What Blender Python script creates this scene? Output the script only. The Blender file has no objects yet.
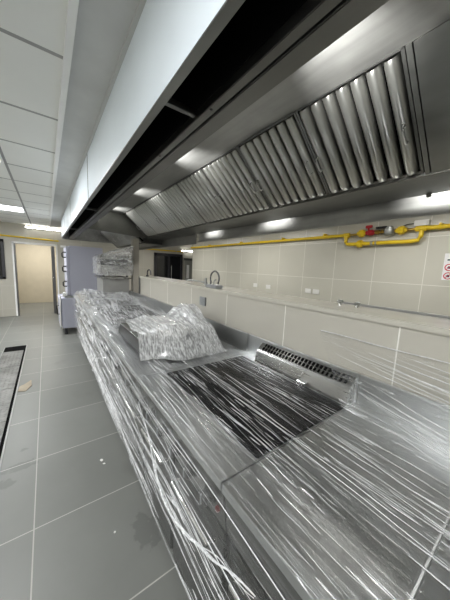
import bpy, bmesh, math, random
from mathutils import Vector, Matrix, noise
random.seed(7)
SC = bpy.context.scene
COL = SC.collection
V = Vector

# ---------------------------------------------------------------- materials
def new_mat(name):
    m = bpy.data.materials.new(name); m.use_nodes = True
    nt = m.node_tree; nt.nodes.clear()
    out = nt.nodes.new('ShaderNodeOutputMaterial')
    return m, nt, out

def N(nt, kind, **kw):
    n = nt.nodes.new(kind)
    for k, v in kw.items():
        if k.startswith('_'): setattr(n, k[1:], v)
        else: n.inputs[k.replace('0_', '')].default_value = v
    return n

def L(nt, a, b): nt.links.new(a, b)

def math_n(nt, op, a, b=None, c=None):
    n = nt.nodes.new('ShaderNodeMath'); n.operation = op
    for i, v in enumerate((a, b, c)):
        if v is None: continue
        if isinstance(v, (int, float)): n.inputs[i].default_value = v
        else: L(nt, v, n.inputs[i])
    return n.outputs[0]

def coords(nt, scale=(1, 1, 1), rot=(0, 0, 0), kind='Object'):
    tc = nt.nodes.new('ShaderNodeTexCoord')
    mp = nt.nodes.new('ShaderNodeMapping')
    mp.inputs['Scale'].default_value = scale; mp.inputs['Rotation'].default_value = rot
    L(nt, tc.outputs[kind], mp.inputs['Vector'])
    return mp.outputs['Vector']

def ramp(nt, fac, stops):
    r = nt.nodes.new('ShaderNodeValToRGB')
    e = r.color_ramp.elements
    while len(e) < len(stops): e.new(0.5)
    for i, (p, c) in enumerate(stops):
        e[i].position = p; e[i].color = (c, c, c, 1) if isinstance(c, (int, float)) else (*c, 1)
    L(nt, fac, r.inputs['Fac'])
    return r.outputs['Color']

def plain(name, col, rough=0.5, metal=0.0, var=0.06, scale=6.0, bump=0.0, spec=0.5):
    m, nt, out = new_mat(name)
    p = N(nt, 'ShaderNodeBsdfPrincipled', Roughness=rough, Metallic=metal)
    p.inputs['Specular IOR Level'].default_value = spec
    nz = N(nt, 'ShaderNodeTexNoise', Scale=scale, Detail=4.0)
    L(nt, coords(nt), nz.inputs['Vector'])
    lo = tuple(c * (1 - var) for c in col); hi = tuple(min(1, c * (1 + var)) for c in col)
    L(nt, ramp(nt, nz.outputs['Fac'], [(0.3, lo), (0.7, hi)]), p.inputs['Base Color'])
    if bump:
        b = N(nt, 'ShaderNodeBump', Strength=bump, Distance=0.002)
        L(nt, nz.outputs['Fac'], b.inputs['Height']); L(nt, b.outputs[0], p.inputs['Normal'])
    L(nt, p.outputs[0], out.inputs[0])
    return m

def brushed(name, col, rough=0.3, stretch=(90, 4, 90), bump=0.03, blotch=0.1, metal=1.0):
    m, nt, out = new_mat(name)
    p = N(nt, 'ShaderNodeBsdfPrincipled', Metallic=metal)
    nz = N(nt, 'ShaderNodeTexNoise', Scale=1.0, Detail=3.0)
    L(nt, coords(nt, stretch), nz.inputs['Vector'])
    n2 = N(nt, 'ShaderNodeTexNoise', Scale=3.5, Detail=4.0)
    L(nt, coords(nt), n2.inputs['Vector'])
    s = math_n(nt, 'ADD', math_n(nt, 'MULTIPLY', nz.outputs['Fac'], 0.35), math_n(nt, 'MULTIPLY', n2.outputs['Fac'], 0.65))
    L(nt, ramp(nt, s, [(0.3, tuple(c * (1 - blotch) for c in col)), (0.7, tuple(min(1, c * (1 + blotch)) for c in col))]), p.inputs['Base Color'])
    rr = nt.nodes.new('ShaderNodeMapRange')
    rr.inputs['From Min'].default_value = 0.3; rr.inputs['From Max'].default_value = 0.7
    rr.inputs['To Min'].default_value = rough * 0.8; rr.inputs['To Max'].default_value = rough * 1.25
    L(nt, s, rr.inputs['Value']); L(nt, rr.outputs[0], p.inputs['Roughness'])
    b = N(nt, 'ShaderNodeBump', Strength=bump, Distance=0.001)
    L(nt, nz.outputs['Fac'], b.inputs['Height']); L(nt, b.outputs[0], p.inputs['Normal'])
    L(nt, p.outputs[0], out.inputs[0])
    return m

def tiles(name, axes, size, offs, width, base, grout, rough, var=0.04, stain=None, spots=()):
    """axes e.g. 'xy': tile grid on those object axes"""
    m, nt, out = new_mat(name)
    p = N(nt, 'ShaderNodeBsdfPrincipled')
    tc = nt.nodes.new('ShaderNodeTexCoord')
    sp = nt.nodes.new('ShaderNodeSeparateXYZ'); L(nt, tc.outputs['Object'], sp.inputs[0])
    masks = []
    cells = []
    for a, s, o in zip(axes, size, offs):
        c = sp.outputs['XYZ'.index(a.upper())]
        u = math_n(nt, 'DIVIDE', math_n(nt, 'SUBTRACT', c, o - s * 50), s)
        fr = math_n(nt, 'FRACT', u); cells.append(math_n(nt, 'FLOOR', u))
        d = math_n(nt, 'ABSOLUTE', math_n(nt, 'SUBTRACT', fr, 0.5))
        masks.append(math_n(nt, 'GREATER_THAN', d, 0.5 - width / s / 2))
    g = math_n(nt, 'MAXIMUM', masks[0], masks[1])
    cv = nt.nodes.new('ShaderNodeCombineXYZ'); L(nt, cells[0], cv.inputs[0]); L(nt, cells[1], cv.inputs[1])
    wn = nt.nodes.new('ShaderNodeTexWhiteNoise'); L(nt, cv.outputs[0], wn.inputs['Vector'])
    nz = N(nt, 'ShaderNodeTexNoise', Scale=2.2, Detail=6.0, Roughness=0.6); L(nt, tc.outputs['Object'], nz.inputs['Vector'])
    f = math_n(nt, 'ADD', math_n(nt, 'MULTIPLY', wn.outputs['Value'], 0.35), math_n(nt, 'MULTIPLY', nz.outputs['Fac'], 0.65))
    colr = ramp(nt, f, [(0.25, tuple(c * (1 - var) for c in base)), (0.75, tuple(c * (1 + var) for c in base))])
    if stain:
        n3 = N(nt, 'ShaderNodeTexNoise', Scale=3.1, Detail=3.0); L(nt, coords(nt, (1, 0.6, 1)), n3.inputs['Vector'])
        sm = ramp(nt, n3.outputs['Fac'], [(0.60, 0.0), (0.72, 1.0)])
        mx = nt.nodes.new('ShaderNodeMixRGB'); L(nt, math_n(nt, 'MULTIPLY', sm, 0.55), mx.inputs[0])
        L(nt, colr, mx.inputs[1]); mx.inputs[2].default_value = (*stain, 1); colr = mx.outputs[0]
    for sx, sy, rx, ry in spots:      # dried wet marks on the floor
        ex = math_n(nt, 'POWER', math_n(nt, 'ABSOLUTE', math_n(nt, 'DIVIDE', math_n(nt, 'SUBTRACT', sp.outputs[0], sx), rx)), 2.0)
        ey = math_n(nt, 'POWER', math_n(nt, 'ABSOLUTE', math_n(nt, 'DIVIDE', math_n(nt, 'SUBTRACT', sp.outputs[1], sy), ry)), 2.0)
        n4 = N(nt, 'ShaderNodeTexNoise', Scale=24.0, Detail=3.0); L(nt, tc.outputs['Object'], n4.inputs['Vector'])
        q = math_n(nt, 'ADD', math_n(nt, 'ADD', ex, ey), math_n(nt, 'MULTIPLY', math_n(nt, 'SUBTRACT', n4.outputs['Fac'], 0.5), 3.0))
        mk = ramp(nt, q, [(0.6, 1.0), (1.0, 0.0)])
        mz = nt.nodes.new('ShaderNodeMixRGB'); L(nt, math_n(nt, 'MULTIPLY', mk, 0.42), mz.inputs[0]); L(nt, colr, mz.inputs[1]); mz.inputs[2].default_value = (*[c * .45 for c in base], 1); colr = mz.outputs[0]
    mx = nt.nodes.new('ShaderNodeMixRGB'); L(nt, g, mx.inputs[0]); L(nt, colr, mx.inputs[1]); mx.inputs[2].default_value = (*grout, 1)
    L(nt, mx.outputs[0], p.inputs['Base Color'])
    L(nt, math_n(nt, 'ADD', math_n(nt, 'MULTIPLY', g, 0.4), math_n(nt, 'ADD', math_n(nt, 'MULTIPLY', nz.outputs['Fac'], 0.12), rough - 0.06)), p.inputs['Roughness'])
    b = N(nt, 'ShaderNodeBump', Strength=0.25, Distance=0.002); b.invert = True
    L(nt, g, b.inputs['Height']); L(nt, b.outputs[0], p.inputs['Normal'])
    L(nt, p.outputs[0], out.inputs[0])
    return m

def emit(name, col, strength):
    m, nt, out = new_mat(name)
    e = N(nt, 'ShaderNodeEmission', Strength=strength); e.inputs[0].default_value = (*col, 1)
    L(nt, e.outputs[0], out.inputs[0])
    return m

def film(name, stretch, base_a, glint_a, haze_a, rough=0.16, bump=0.5, rot=(0, 0, 0), width=0.035, cover=0.5, dense_gain=0.2, gloss=0.7):
    """thin stretched polyethylene: clear, wrinkle glints painted in as white streaks, whiter where it is bunched"""
    m, nt, out = new_mat(name)
    vec = coords(nt, stretch, rot)
    at = nt.nodes.new('ShaderNodeAttribute'); at.attribute_name = 'dense'
    den = at.outputs['Fac']
    msk = N(nt, 'ShaderNodeTexNoise', Scale=0.22, Detail=2.0); L(nt, vec, msk.inputs['Vector'])
    lines = None; heights = None
    vec2 = coords(nt, (stretch[0] * .5, stretch[1] * 4.5, stretch[2] * .5), rot)
    for sc, dist, wd in ((0.55, 0.3, width), (1.3, 0.2, width * 1.7)):
        nz = N(nt, 'ShaderNodeTexNoise', Scale=sc, Detail=1.5, Roughness=0.5, Distortion=dist * .4); L(nt, vec, nz.inputs['Vector'])
        d = math_n(nt, 'ABSOLUTE', math_n(nt, 'SUBTRACT', nz.outputs['Fac'], 0.5))
        w_ = math_n(nt, 'MULTIPLY', math_n(nt, 'ADD', math_n(nt, 'MULTIPLY', den, 1.2), 1.0), wd)
        r = math_n(nt, 'POWER', math_n(nt, 'MAXIMUM', math_n(nt, 'SUBTRACT', 1.0, math_n(nt, 'DIVIDE', d, w_)), 0.0), 1.4)
        # break the lines up along their length
        br = N(nt, 'ShaderNodeTexNoise', Scale=sc * 1.2, Detail=2.0); L(nt, vec2, br.inputs['Vector'])
        r = math_n(nt, 'MULTIPLY', r, ramp(nt, br.outputs['Fac'], [(0.44, 0.0), (0.60, 1.0)]))
        lines = r if lines is None else math_n(nt, 'MAXIMUM', lines, r)
        heights = nz.outputs['Fac'] if heights is None else math_n(nt, 'ADD', heights, math_n(nt, 'MULTIPLY', nz.outputs['Fac'], 0.4))
    cov = ramp(nt, math_n(nt, 'ADD', msk.outputs['Fac'], math_n(nt, 'MULTIPLY', den, 0.25)), [(1 - cover - 0.12, 0.25), (1 - cover + 0.12, 1.0)])
    lines = math_n(nt, 'MULTIPLY', lines, cov)
    hz = N(nt, 'ShaderNodeTexNoise', Scale=0.9, Detail=4.0, Roughness=0.7); L(nt, vec, hz.inputs['Vector'])
    haze = ramp(nt, hz.outputs['Fac'], [(0.46, 0.0), (0.66, 1.0)])
    b = N(nt, 'ShaderNodeBump', Strength=bump, Distance=0.01)
    L(nt, math_n(nt, 'ADD', heights, math_n(nt, 'MULTIPLY', lines, 0.15)), b.inputs['Height'])
    fr = nt.nodes.new('ShaderNodeFresnel'); fr.inputs['IOR'].default_value = 1.3; L(nt, b.outputs[0], fr.inputs['Normal'])
    a = math_n(nt, 'ADD', math_n(nt, 'MULTIPLY', lines, glint_a), base_a)
    a = math_n(nt, 'ADD', a, math_n(nt, 'MULTIPLY', haze, math_n(nt, 'ADD', math_n(nt, 'MULTIPLY', den, dense_gain), haze_a)))
    a = math_n(nt, 'MINIMUM', a, 0.9)
    p = N(nt, 'ShaderNodeBsdfPrincipled', Roughness=rough)
    p.inputs['Base Color'].default_value = (0.93, 0.94, 0.95, 1); p.inputs['Specular IOR Level'].default_value = 1.0
    L(nt, b.outputs[0], p.inputs['Normal'])
    gl = N(nt, 'ShaderNodeBsdfGlossy', Roughness=rough * 0.8); gl.inputs['Color'].default_value = (1, 1, 1, 1)
    L(nt, b.outputs[0], gl.inputs['Normal'])
    tr = nt.nodes.new('ShaderNodeBsdfTransparent'); tr.inputs[0].default_value = (0.97, 0.97, 0.97, 1)
    m1 = nt.nodes.new('ShaderNodeMixShader'); L(nt, math_n(nt, 'MINIMUM', math_n(nt, 'MULTIPLY', fr.outputs[0], gloss), 0.5), m1.inputs[0]); L(nt, tr.outputs[0], m1.inputs[1]); L(nt, gl.outputs[0], m1.inputs[2])
    mx = nt.nodes.new('ShaderNodeMixShader'); L(nt, a, mx.inputs[0]); L(nt, m1.outputs[0], mx.inputs[1]); L(nt, p.outputs[0], mx.inputs[2])
    L(nt, mx.outputs[0], out.inputs[0])
    return m

M = {}
M['floor'] = tiles('floor_tile', 'xy', (0.6, 0.6), (-0.117, 0.945), 0.006, (0.185, 0.19, 0.177), (0.42, 0.41, 0.38), 0.42, 0.10, stain=(0.15, 0.15, 0.14), spots=((-.21, 2.13, .10, .05), (-.29, 2.0, .06, .045), (-.20, 2.32, .03, .02), (.40, 1.2, .07, .12)))
M['wall_tile'] = tiles('far_wall_tile', 'yz', (0.6, 0.6), (1.01, 1.40), 0.007, (0.58, 0.57, 0.51), (0.76, 0.75, 0.70), 0.24, 0.04)
M['half_tile'] = tiles('half_wall_tile', 'yz', (0.62, 0.6), (0.37, 0.70), 0.006, (0.53, 0.51, 0.455), (0.80, 0.79, 0.74), 0.25, 0.04)
M['end_tile'] = tiles('end_wall_tile', 'xz', (0.6, 0.6), (0.25, 1.40), 0.006, (0.52, 0.50, 0.44), (0.62, 0.60, 0.54), 0.35, 0.04)
M['ceiling'] = tiles('ceiling_tile', 'xy', (0.6, 0.6), (-0.27, 1.42), 0.022, (0.92, 0.93, 0.91), (0.42, 0.42, 0.42), 0.85, 0.03)
M['plaster'] = plain('plaster', (0.62, 0.62, 0.61), 0.9, var=0.05)
M['white_paint'] = plain('white_paint', (0.93, 0.93, 0.92), 0.5, var=0.03)
M['side_wall'] = plain('side_wall', (0.72, 0.70, 0.64), 0.5, var=0.04)
M['corridor'] = plain('corridor_wall', (0.54, 0.49, 0.39), 0.6, var=0.03)
M['ledge'] = plain('ledge_stone', (0.56, 0.54, 0.48), 0.18, var=0.05, scale=12)
M['jamb_beige'] = plain('column_paint', (0.36, 0.34, 0.30), 0.5)
M['dark_frame'] = plain('dark_frame', (0.035, 0.035, 0.04), 0.35)
M['jamb'] = plain('door_jamb', (0.16, 0.16, 0.16), 0.4, metal=0.6)
M['dark_glass'] = plain('dark_glass', (0.012, 0.013, 0.015), 0.06, spec=0.8)
M['grey_door'] = plain('grey_door', (0.33, 0.33, 0.30), 0.4)
M['film_panel'] = plain('protective_film_panel', (0.84, 0.91, 0.97), 0.35, var=0.03, scale=3.0, bump=0.05)
M['oven_film'] = plain('oven_film_panel', (0.50, 0.51, 0.60), 0.4, metal=0.1, var=0.04, scale=2.0)
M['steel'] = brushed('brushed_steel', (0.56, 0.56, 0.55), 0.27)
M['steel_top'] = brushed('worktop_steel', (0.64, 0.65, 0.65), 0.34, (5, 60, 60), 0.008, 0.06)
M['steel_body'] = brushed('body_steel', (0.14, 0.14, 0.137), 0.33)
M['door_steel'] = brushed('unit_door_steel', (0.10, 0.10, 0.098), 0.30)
M['hood_steel'] = brushed('hood_steel', (0.27, 0.27, 0.255), 0.36, (30, 3, 30), 0.02, 0.12)
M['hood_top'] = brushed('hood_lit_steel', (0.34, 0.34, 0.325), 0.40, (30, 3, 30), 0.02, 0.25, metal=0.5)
M['hood_dark'] = brushed('hood_plenum_steel', (0.20, 0.20, 0.19), 0.38)
M['baffle'] = plain('baffle_steel', (0.46, 0.46, 0.435), 0.29, metal=0.92, var=0.08, scale=2.0)
M['tap_grey'] = plain('dull_tap_metal', (0.16, 0.16, 0.165), 0.35, metal=0.4)
M['dark_body'] = plain('dark_housing', (0.05, 0.05, 0.052), 0.4)
M['cab_steel'] = plain('dull_cabinet_steel', (0.34, 0.34, 0.33), 0.5, metal=0.4)
M['white_metal'] = plain('zinc_wire', (0.62, 0.62, 0.60), 0.35, metal=0.5)
M['chrome'] = plain('chrome', (0.75, 0.75, 0.75), 0.12, metal=1.0, var=0.02)
M['black'] = plain('matt_black', (0.008, 0.008, 0.008), 0.9, spec=0.05)
M['cast_iron'] = plain('cast_iron_plate', (0.012, 0.012, 0.014), 0.22, var=0.3, scale=18, bump=0.2)
M['dark_cavity'] = plain('dark_cavity', (0.02, 0.02, 0.02), 0.6)
M['knob'] = plain('black_knob', (0.015, 0.015, 0.016), 0.35)
M['red'] = plain('red_paint', (0.42, 0.02, 0.03), 0.35)
M['red_lamp'] = emit('red_indicator', (0.8, 0.05, 0.04), 0.12)
M['yellow'] = plain('yellow_pipe_paint', (0.80, 0.58, 0.03), 0.35, var=0.05)
M['brass'] = plain('brass', (0.55, 0.38, 0.10), 0.3, metal=1.0)
M['grey_metal'] = plain('cast_grey_metal', (0.42, 0.43, 0.42), 0.4, metal=0.7)
M['white_plastic'] = plain('white_plastic', (0.82, 0.82, 0.80), 0.35, var=0.02)
M['grey_plastic'] = plain('grey_plastic', (0.30, 0.31, 0.32), 0.4)
M['paper'] = plain('paper', (0.85, 0.85, 0.87), 0.7, var=0.02)
M['sign_red'] = plain('sign_red', (0.55, 0.05, 0.09), 0.6)
M['sign_ink'] = plain('sign_ink', (0.06, 0.07, 0.10), 0.7)
M['cardboard'] = plain('cardboard', (0.36, 0.31, 0.24), 0.9, var=0.12)
M['chip'] = plain('plaster_chip', (0.75, 0.75, 0.72), 0.9)
M['drain'] = brushed('drain_plate', (0.20, 0.20, 0.19), 0.5, (30, 30, 30), 0.1, 0.55, metal=0.5)
M['tube'] = emit('lamp_tube', (1.0, 0.98, 0.94), 14.0)
M['panel_light'] = emit('panel_light', (0.97, 0.99, 1.0), 9.0)
M['hood_lamp'] = emit('hood_lamp_glass', (1.0, 1.0, 0.98), 8.0)
M['film_top'] = film('stretch_film_top', (190, 1.6, 60), 0.006, 0.90, 0.010, 0.13, 0.22, (0, 0, 0.03), 0.023, 0.42, 0.34, 0.5)
M['film_front'] = film('stretch_film_front', (60, 1.3, 130), 0.008, 0.75, 0.012, 0.13, 0.22, (0.05, 0, 0), 0.028, 0.46, 0.16, 0.22)
M['film_wall'] = film('stretch_film_wall', (30, 2.2, 110), 0.006, 0.60, 0.02, 0.14, 0.2, (0.28, 0, 0), 0.022, 0.5, 0.1)
M['film_bag'] = film('plastic_bag', (110, 4, 30), 0.34, 0.65, 0.25, 0.14, 0.3, (0.05, 0.05, 0.12), 0.045, 0.65, 0.3, 1.2)
M['film_bunch'] = film('bunched_film', (7, 7, 22), 0.14, 0.70, 0.22, 0.14, 0.5, (0.3, 0.7, 0.2), 0.045, 0.6, 0.3, 1.2)
M['fold'] = film('film_fold', (40, 12, 40), 0.50, 0.4, 0.3, 0.2, 0.3, gloss=1.0)

# ---------------------------------------------------------------- mesh builder
class MB:
    def __init__(s): s.bm = bmesh.new()
    def box(s, x0, x1, y0, y1, z0, z1, bev=0.0, mat=None):
        t = bmesh.new()
        bmesh.ops.create_cube(t, size=1.0)
        for v in t.verts:
            v.co = V((x0 + (v.co.x + .5) * (x1 - x0), y0 + (v.co.y + .5) * (y1 - y0), z0 + (v.co.z + .5) * (z1 - z0)))
        if bev: bmesh.ops.bevel(t, geom=t.edges[:], offset=bev, segments=2, affect='EDGES')
        if mat is not None: bmesh.ops.transform(t, matrix=mat, verts=t.verts)
        s.merge(t); return s
    def merge(s, t):
        me = bpy.data.meshes.new('tmp'); t.to_mesh(me); t.free(); s.bm.from_mesh(me); bpy.data.meshes.remove(me)
    def prism(s, prof, y0, y1):
        """closed profile [(x,z)] extruded along y"""
        t = bmesh.new()
        a = [t.verts.new((x, y0, z)) for x, z in prof]; b = [t.verts.new((x, y1, z)) for x, z in prof]
        n = len(prof)
        for i in range(n): t.faces.new((a[i], a[(i + 1) % n], b[(i + 1) % n], b[i]))
        t.faces.new(a[::-1]); t.faces.new(b)
        bmesh.ops.recalc_face_normals(t, faces=t.faces)
        s.merge(t); return s
    def quad(s, *p):
        s.bm.faces.new([s.bm.verts.new(q) for q in p]); return s
    def tube(s, pts, r, seg=10, cap=True, flat=None):
        """tube along a polyline; r a number or a list; flat = (scale) squashes along binormal"""
        pts = [V(p) for p in pts]; n = len(pts); rings = []
        up = V((0, 0, 1))
        for i, p in enumerate(pts):
            d = (pts[min(i + 1, n - 1)] - pts[max(i - 1, 0)]).normalized()
            u = up if abs(d.dot(up)) < 0.95 else V((1, 0, 0))
            a = d.cross(u).normalized(); b = a.cross(d).normalized()
            rr = r[i] if isinstance(r, (list, tuple)) else r
            k = 1.0 if flat is None else flat
            rings.append([s.bm.verts.new(p + a * (math.cos(2 * math.pi * j / seg) * rr) + b * (math.sin(2 * math.pi * j / seg) * rr * k)) for j in range(seg)])
        for i in range(n - 1):
            for j in range(seg):
                s.bm.faces.new((rings[i][j], rings[i][(j + 1) % seg], rings[i + 1][(j + 1) % seg], rings[i + 1][j]))
        if cap:
            s.bm.faces.new(rings[0][::-1]); s.bm.faces.new(rings[-1])
        return s
    def lathe(s, c, axis, prof, seg=16):
        """profile [(r, h)] turned around axis through c"""
        ax = V(axis).normalized(); u = V((1, 0, 0)) if abs(ax.x) < 0.9 else V((0, 1, 0))
        a = ax.cross(u).normalized(); b = ax.cross(a); c = V(c); rings = []
        for r, h in prof:
            rings.append([s.bm.verts.new(c + ax * h + (a * math.cos(2 * math.pi * j / seg) + b * math.sin(2 * math.pi * j / seg)) * max(r, 1e-4)) for j in range(seg)])
        for i in range(len(rings) - 1):
            for j in range(seg):
                s.bm.faces.new((rings[i][j], rings[i][(j + 1) % seg], rings[i + 1][(j + 1) % seg], rings[i + 1][j]))
        s.bm.faces.new(rings[0][::-1]); s.bm.faces.new(rings[-1]); return s
    def build(s, name, mat, parent=None, smooth=False, label=None):
        bmesh.ops.recalc_face_normals(s.bm, faces=s.bm.faces)
        me = bpy.data.meshes.new(name); s.bm.to_mesh(me); s.bm.free()
        o = bpy.data.objects.new(name, me); COL.objects.link(o)
        me.materials.append(M[mat] if isinstance(mat, str) else mat)
        if smooth:
            for f in me.polygons: f.use_smooth = True
            try: me.set_sharp_from_angle(angle=math.radians(40))
            except Exception: pass
        if parent is not None:
            o.parent = parent
            # parents carry only a translation, so keep the mesh where it was drawn
            w = V((0, 0, 0)); q = parent
            while q is not None: w += q.location; q = q.parent
            o.location = -w
        if label: o['label'] = label
        return o

def tag(o, label, cat, group=None, kind=None):
    o['label'] = label; o['category'] = cat
    if group: o['group'] = group
    if kind: o['kind'] = kind
    return o

def thing(name, loc, label, cat, group=None):
    o = bpy.data.objects.new(name, None); COL.objects.link(o); o.location = loc
    o.empty_display_size = 0.1
    return tag(o, label, cat, group)

def copy_tree(o, off, label=None, parent=None):
    c = o.copy(); COL.objects.link(c)
    if parent is not None: c.parent = parent
    else:
        c.location = o.location + V(off)
        if label: c['label'] = label
    for ch in list(o.children): copy_tree(ch, off, None, c)
    return c

def struct(o): o['kind'] = 'structure'; return o

CEIL = 2.39
# ---------------------------------------------------------------- setting
YB, YE = -2.6, 8.30
XL, XR = -2.4, 3.85
b = MB(); b.box(XL - .1, 5.3, YB - .1, 10.8, -0.08, 0.0)
fl = struct(b.build('floor', 'floor'))
# ceiling: tiled field, then a plain plaster strip along the hood, one more tiled field over the rear room
b = MB(); b.box(XL - .1, 0.10, YB - .1, YE + 0.2, CEIL, CEIL + .05); struct(b.build('ceiling', 'ceiling'))
b = MB(); b.box(0.125, 5.3, YB - .1, 10.8, CEIL - 0.004, CEIL + .05); struct(b.build('ceiling', 'plaster'))
b = MB(); b.box(0.098, 0.126, YB, YE, CEIL - .022, CEIL + .01); struct(b.build('trim_1', 'white_paint'))
b = MB(); b.box(0.292, 0.308, YB, YE - .1, CEIL - .014, CEIL - .003); struct(b.build('trim_2', 'plaster'))
b = MB(); b.box(XL - .1, XL, YB, YE, 0, CEIL); struct(b.build('wall_left', 'side_wall'))
b = MB(); b.box(XL, 5.2, YB - .1, YB, 0, CEIL); struct(b.build('wall_back', 'side_wall'))
b = MB(); b.box(XR, XR + .12, YB, 7.1, 0, CEIL); struct(b.build('wall_right', 'wall_tile'))
b = MB(); b.box(5.2, 5.3, YB, YE, 0, CEIL); struct(b.build('wall_passage', 'side_wall'))
# end wall with the doorway
b = MB()
b.box(XL, -0.66, YE, YE + .14, 0, CEIL); b.box(0.24, 5.2, YE, YE + .14, 0, CEIL); b.box(-0.66, 0.24, YE, YE + .14, 1.90, CEIL)
struct(b.build('wall_end', 'end_tile'))
# doorway frame and dark steel leaf folded back in it
df = struct(MB().box(-0.69, -0.655, YE - .02, YE + .16, 0, 1.93, .004).box(0.235, 0.27, YE - .02, YE + .16, 0, 1.93, .004).box(-0.69, 0.27, YE - .02, YE + .16, 1.89, 1.935, .004).build('door_1', 'white_paint'))
MB().box(0.13, 0.20, YE + .02, YE + .80, 0.01, 1.88, .006).build('door_leaf', 'jamb', df)
MB().tube([(0.13, YE + .10, 1.0), (0.10, YE + .10, 1.0), (0.10, YE + .20, 1.0)], 0.009).build('door_handle', 'chrome', df)
MB().box(-0.655, -0.625, YE + .0, YE + .14, 0.0, 1.89, .004).build('door_stop', 'jamb', df)
b = MB(); b.box(-1.6, 1.0, 10.7, 10.8, 0, CEIL); struct(b.build('wall_corridor', 'corridor'))
b = MB(); b.box(-1.7, -1.6, YE + .14, 10.8, 0, CEIL); struct(b.build('wall_corridor', 'corridor'))
b = MB(); b.box(1.0, 1.1, YE + .14, 10.8, 0, CEIL); struct(b.build('wall_corridor', 'corridor'))
b = MB(); b.box(-1.7, 0.125, YE + .2, 10.8, CEIL, CEIL + .05); struct(b.build('ceiling', 'plaster'))
# black-framed window at the far left of the end wall
w1 = struct(MB().box(-1.66, -1.60, YE - .05, YE, 0.98, 1.97, .006).box(-0.90, -0.84, YE - .05, YE, 0.98, 1.97, .006)
            .box(-1.66, -0.84, YE - .05, YE, 1.90, 1.97, .006).box(-1.66, -0.84, YE - .05, YE, 0.98, 1.04, .006).build('window_1', 'dark_frame'))
MB().box(-1.60, -0.90, YE - .02, YE - .012, 1.04, 1.90).build('window_pane', 'dark_glass', w1)
# black double door behind the half wall, beside it a grey door in the passage
d2 = struct(MB().box(3.00, 3.08, YE - .10, YE, 0, 1.92, .008).box(3.97, 4.05, YE - .10, YE, 0, 1.92, .008).box(3.0, 4.05, YE - .10, YE, 1.83, 1.92, .008)
            .box(3.49, 3.56, YE - .09, YE, 0, 1.86, .006).box(3.0, 4.05, YE - .09, YE, 0.0, 0.16, .006).build('door_2', 'dark_frame'))
MB().box(3.08, 3.49, YE - .05, YE - .04, 0.16, 1.83).build('door_pane', 'dark_glass', d2)
MB().box(3.56, 3.97, YE - .05, YE - .04, 0.16, 1.83).build('door_pane', 'dark_glass', d2)
MB().tube([(3.60, YE - .13, 0.8), (3.60, YE - .13, 1.5)], 0.012).tube([(3.60, YE - .13, 0.86), (3.60, YE - .08, 0.86)], 0.008).tube([(3.60, YE - .13, 1.44), (3.60, YE - .08, 1.44)], 0.008).build('door_handle', 'grey_metal', d2)
d3 = struct(MB().box(4.18, 4.75, YE - .05, YE, 0, 1.72, .006).build('door_3', 'grey_door'))
MB().box(4.24, 4.34, YE - .075, YE - .05, 1.05, 1.55, .004).build('door_pane', 'white_paint', d3)
MB().box(4.14, 4.8, YE - .06, YE, 1.72, 1.80, .004).build('door_frame', 'jamb', d3)
# half wall with stone ledge, and the narrow column at its far end
b = MB(); b.box(1.21, 1.48, YB, 3.95, 0, 1.285); struct(b.build('wall_center', 'half_tile'))
b = MB(); b.box(1.195, 1.50, YB, 3.96, 1.285, 1.312, .004); struct(b.build('trim_3', 'ledge'))
b = MB(); b.box(1.195, 1.235, 3.955, 3.99, 0, 1.312, .003); struct(b.build('trim_4', 'jamb'))
b = MB(); b.box(1.245, 1.345, 4.46, 4.60, 0, 1.935); struct(b.build('column', 'jamb_beige'))

# ---------------------------------------------------------------- ceiling lights
def panel_light(x0, x1, y0, y1, label):
    t = thing('ceiling_light', ((x0 + x1) / 2, (y0 + y1) / 2, CEIL), label, 'ceiling light', 'square lamps in the tiled ceiling')
    b = MB()
    for a in ((x0, x0 + .02, y0, y1), (x1 - .02, x1, y0, y1), (x0, x1, y0, y0 + .02), (x0, x1, y1 - .02, y1)): b.box(*a, CEIL - .012, CEIL + .005, .002)
    b.build('frame', 'white_paint', t)
    MB().box(x0 + .02, x1 - .02, y0 + .02, y1 - .02, CEIL - .006, CEIL - .001).build('diffuser', 'panel_light', t)
    return t
panel_light(-0.86, -0.28, 5.63, 6.21, 'bright square lamp set in the ceiling tiles near the doorway')
panel_light(-0.86, -0.28, 2.63, 3.21, 'unseen square ceiling lamp added for light halfway along the aisle above the floor drain')  # from here on the panels are out of view, added to light the room
panel_light(-0.86, -0.28, -0.37, 0.21, 'unseen square ceiling lamp added for light over the near end of the aisle')
panel_light(-2.06, -1.48, 2.63, 3.21, 'unseen square ceiling lamp added for light beside the left side wall, halfway along the room')
panel_light(-2.06, -1.48, -0.37, 0.21, 'unseen square ceiling lamp added for light beside the left side wall at the near end')
panel_light(-2.06, -1.48, 5.63, 6.21, 'unseen square ceiling lamp added for light beside the left side wall near the end wall')

def tube_light(p0, p1, label, drop=(0, 0, -1)):
    t = thing('tube_light', p0, label, 'tube light')
    p0, p1, dr = V(p0), V(p1), V(drop)
    d = (p1 - p0).normalized()
    q = MB()
    lo = [min(p0[i], p1[i]) - .02 * (abs(d[i]) < .5) for i in range(3)]; hi = [max(p0[i], p1[i]) + .02 * (abs(d[i]) < .5) for i in range(3)]
    q.box(lo[0], hi[0], lo[1], hi[1], lo[2], hi[2], .004); q.build('housing', 'white_paint', t)
    MB().tube([p0 + dr * .035 + d * .03, p1 + dr * .035 - d * .03], 0.017).build('tube', 'tube', t, True)
    for e in (p0 + d * .015, p1 - d * .015): MB().tube([e + dr * .01, e + dr * .045], 0.018).build('lamp_holder', 'white_plastic', t)
    return t
tube_light((-0.42, YE - .03, 2.32), (0.55, YE - .03, 2.32), 'white fluorescent tube high on the end wall above the yellow pipe', (0, -1, 0))
tube_light((2.7, 0.2, CEIL - .03), (2.7, 1.6, CEIL - .03), 'ceiling tube in the rear room in front of the pipe valves')
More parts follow.
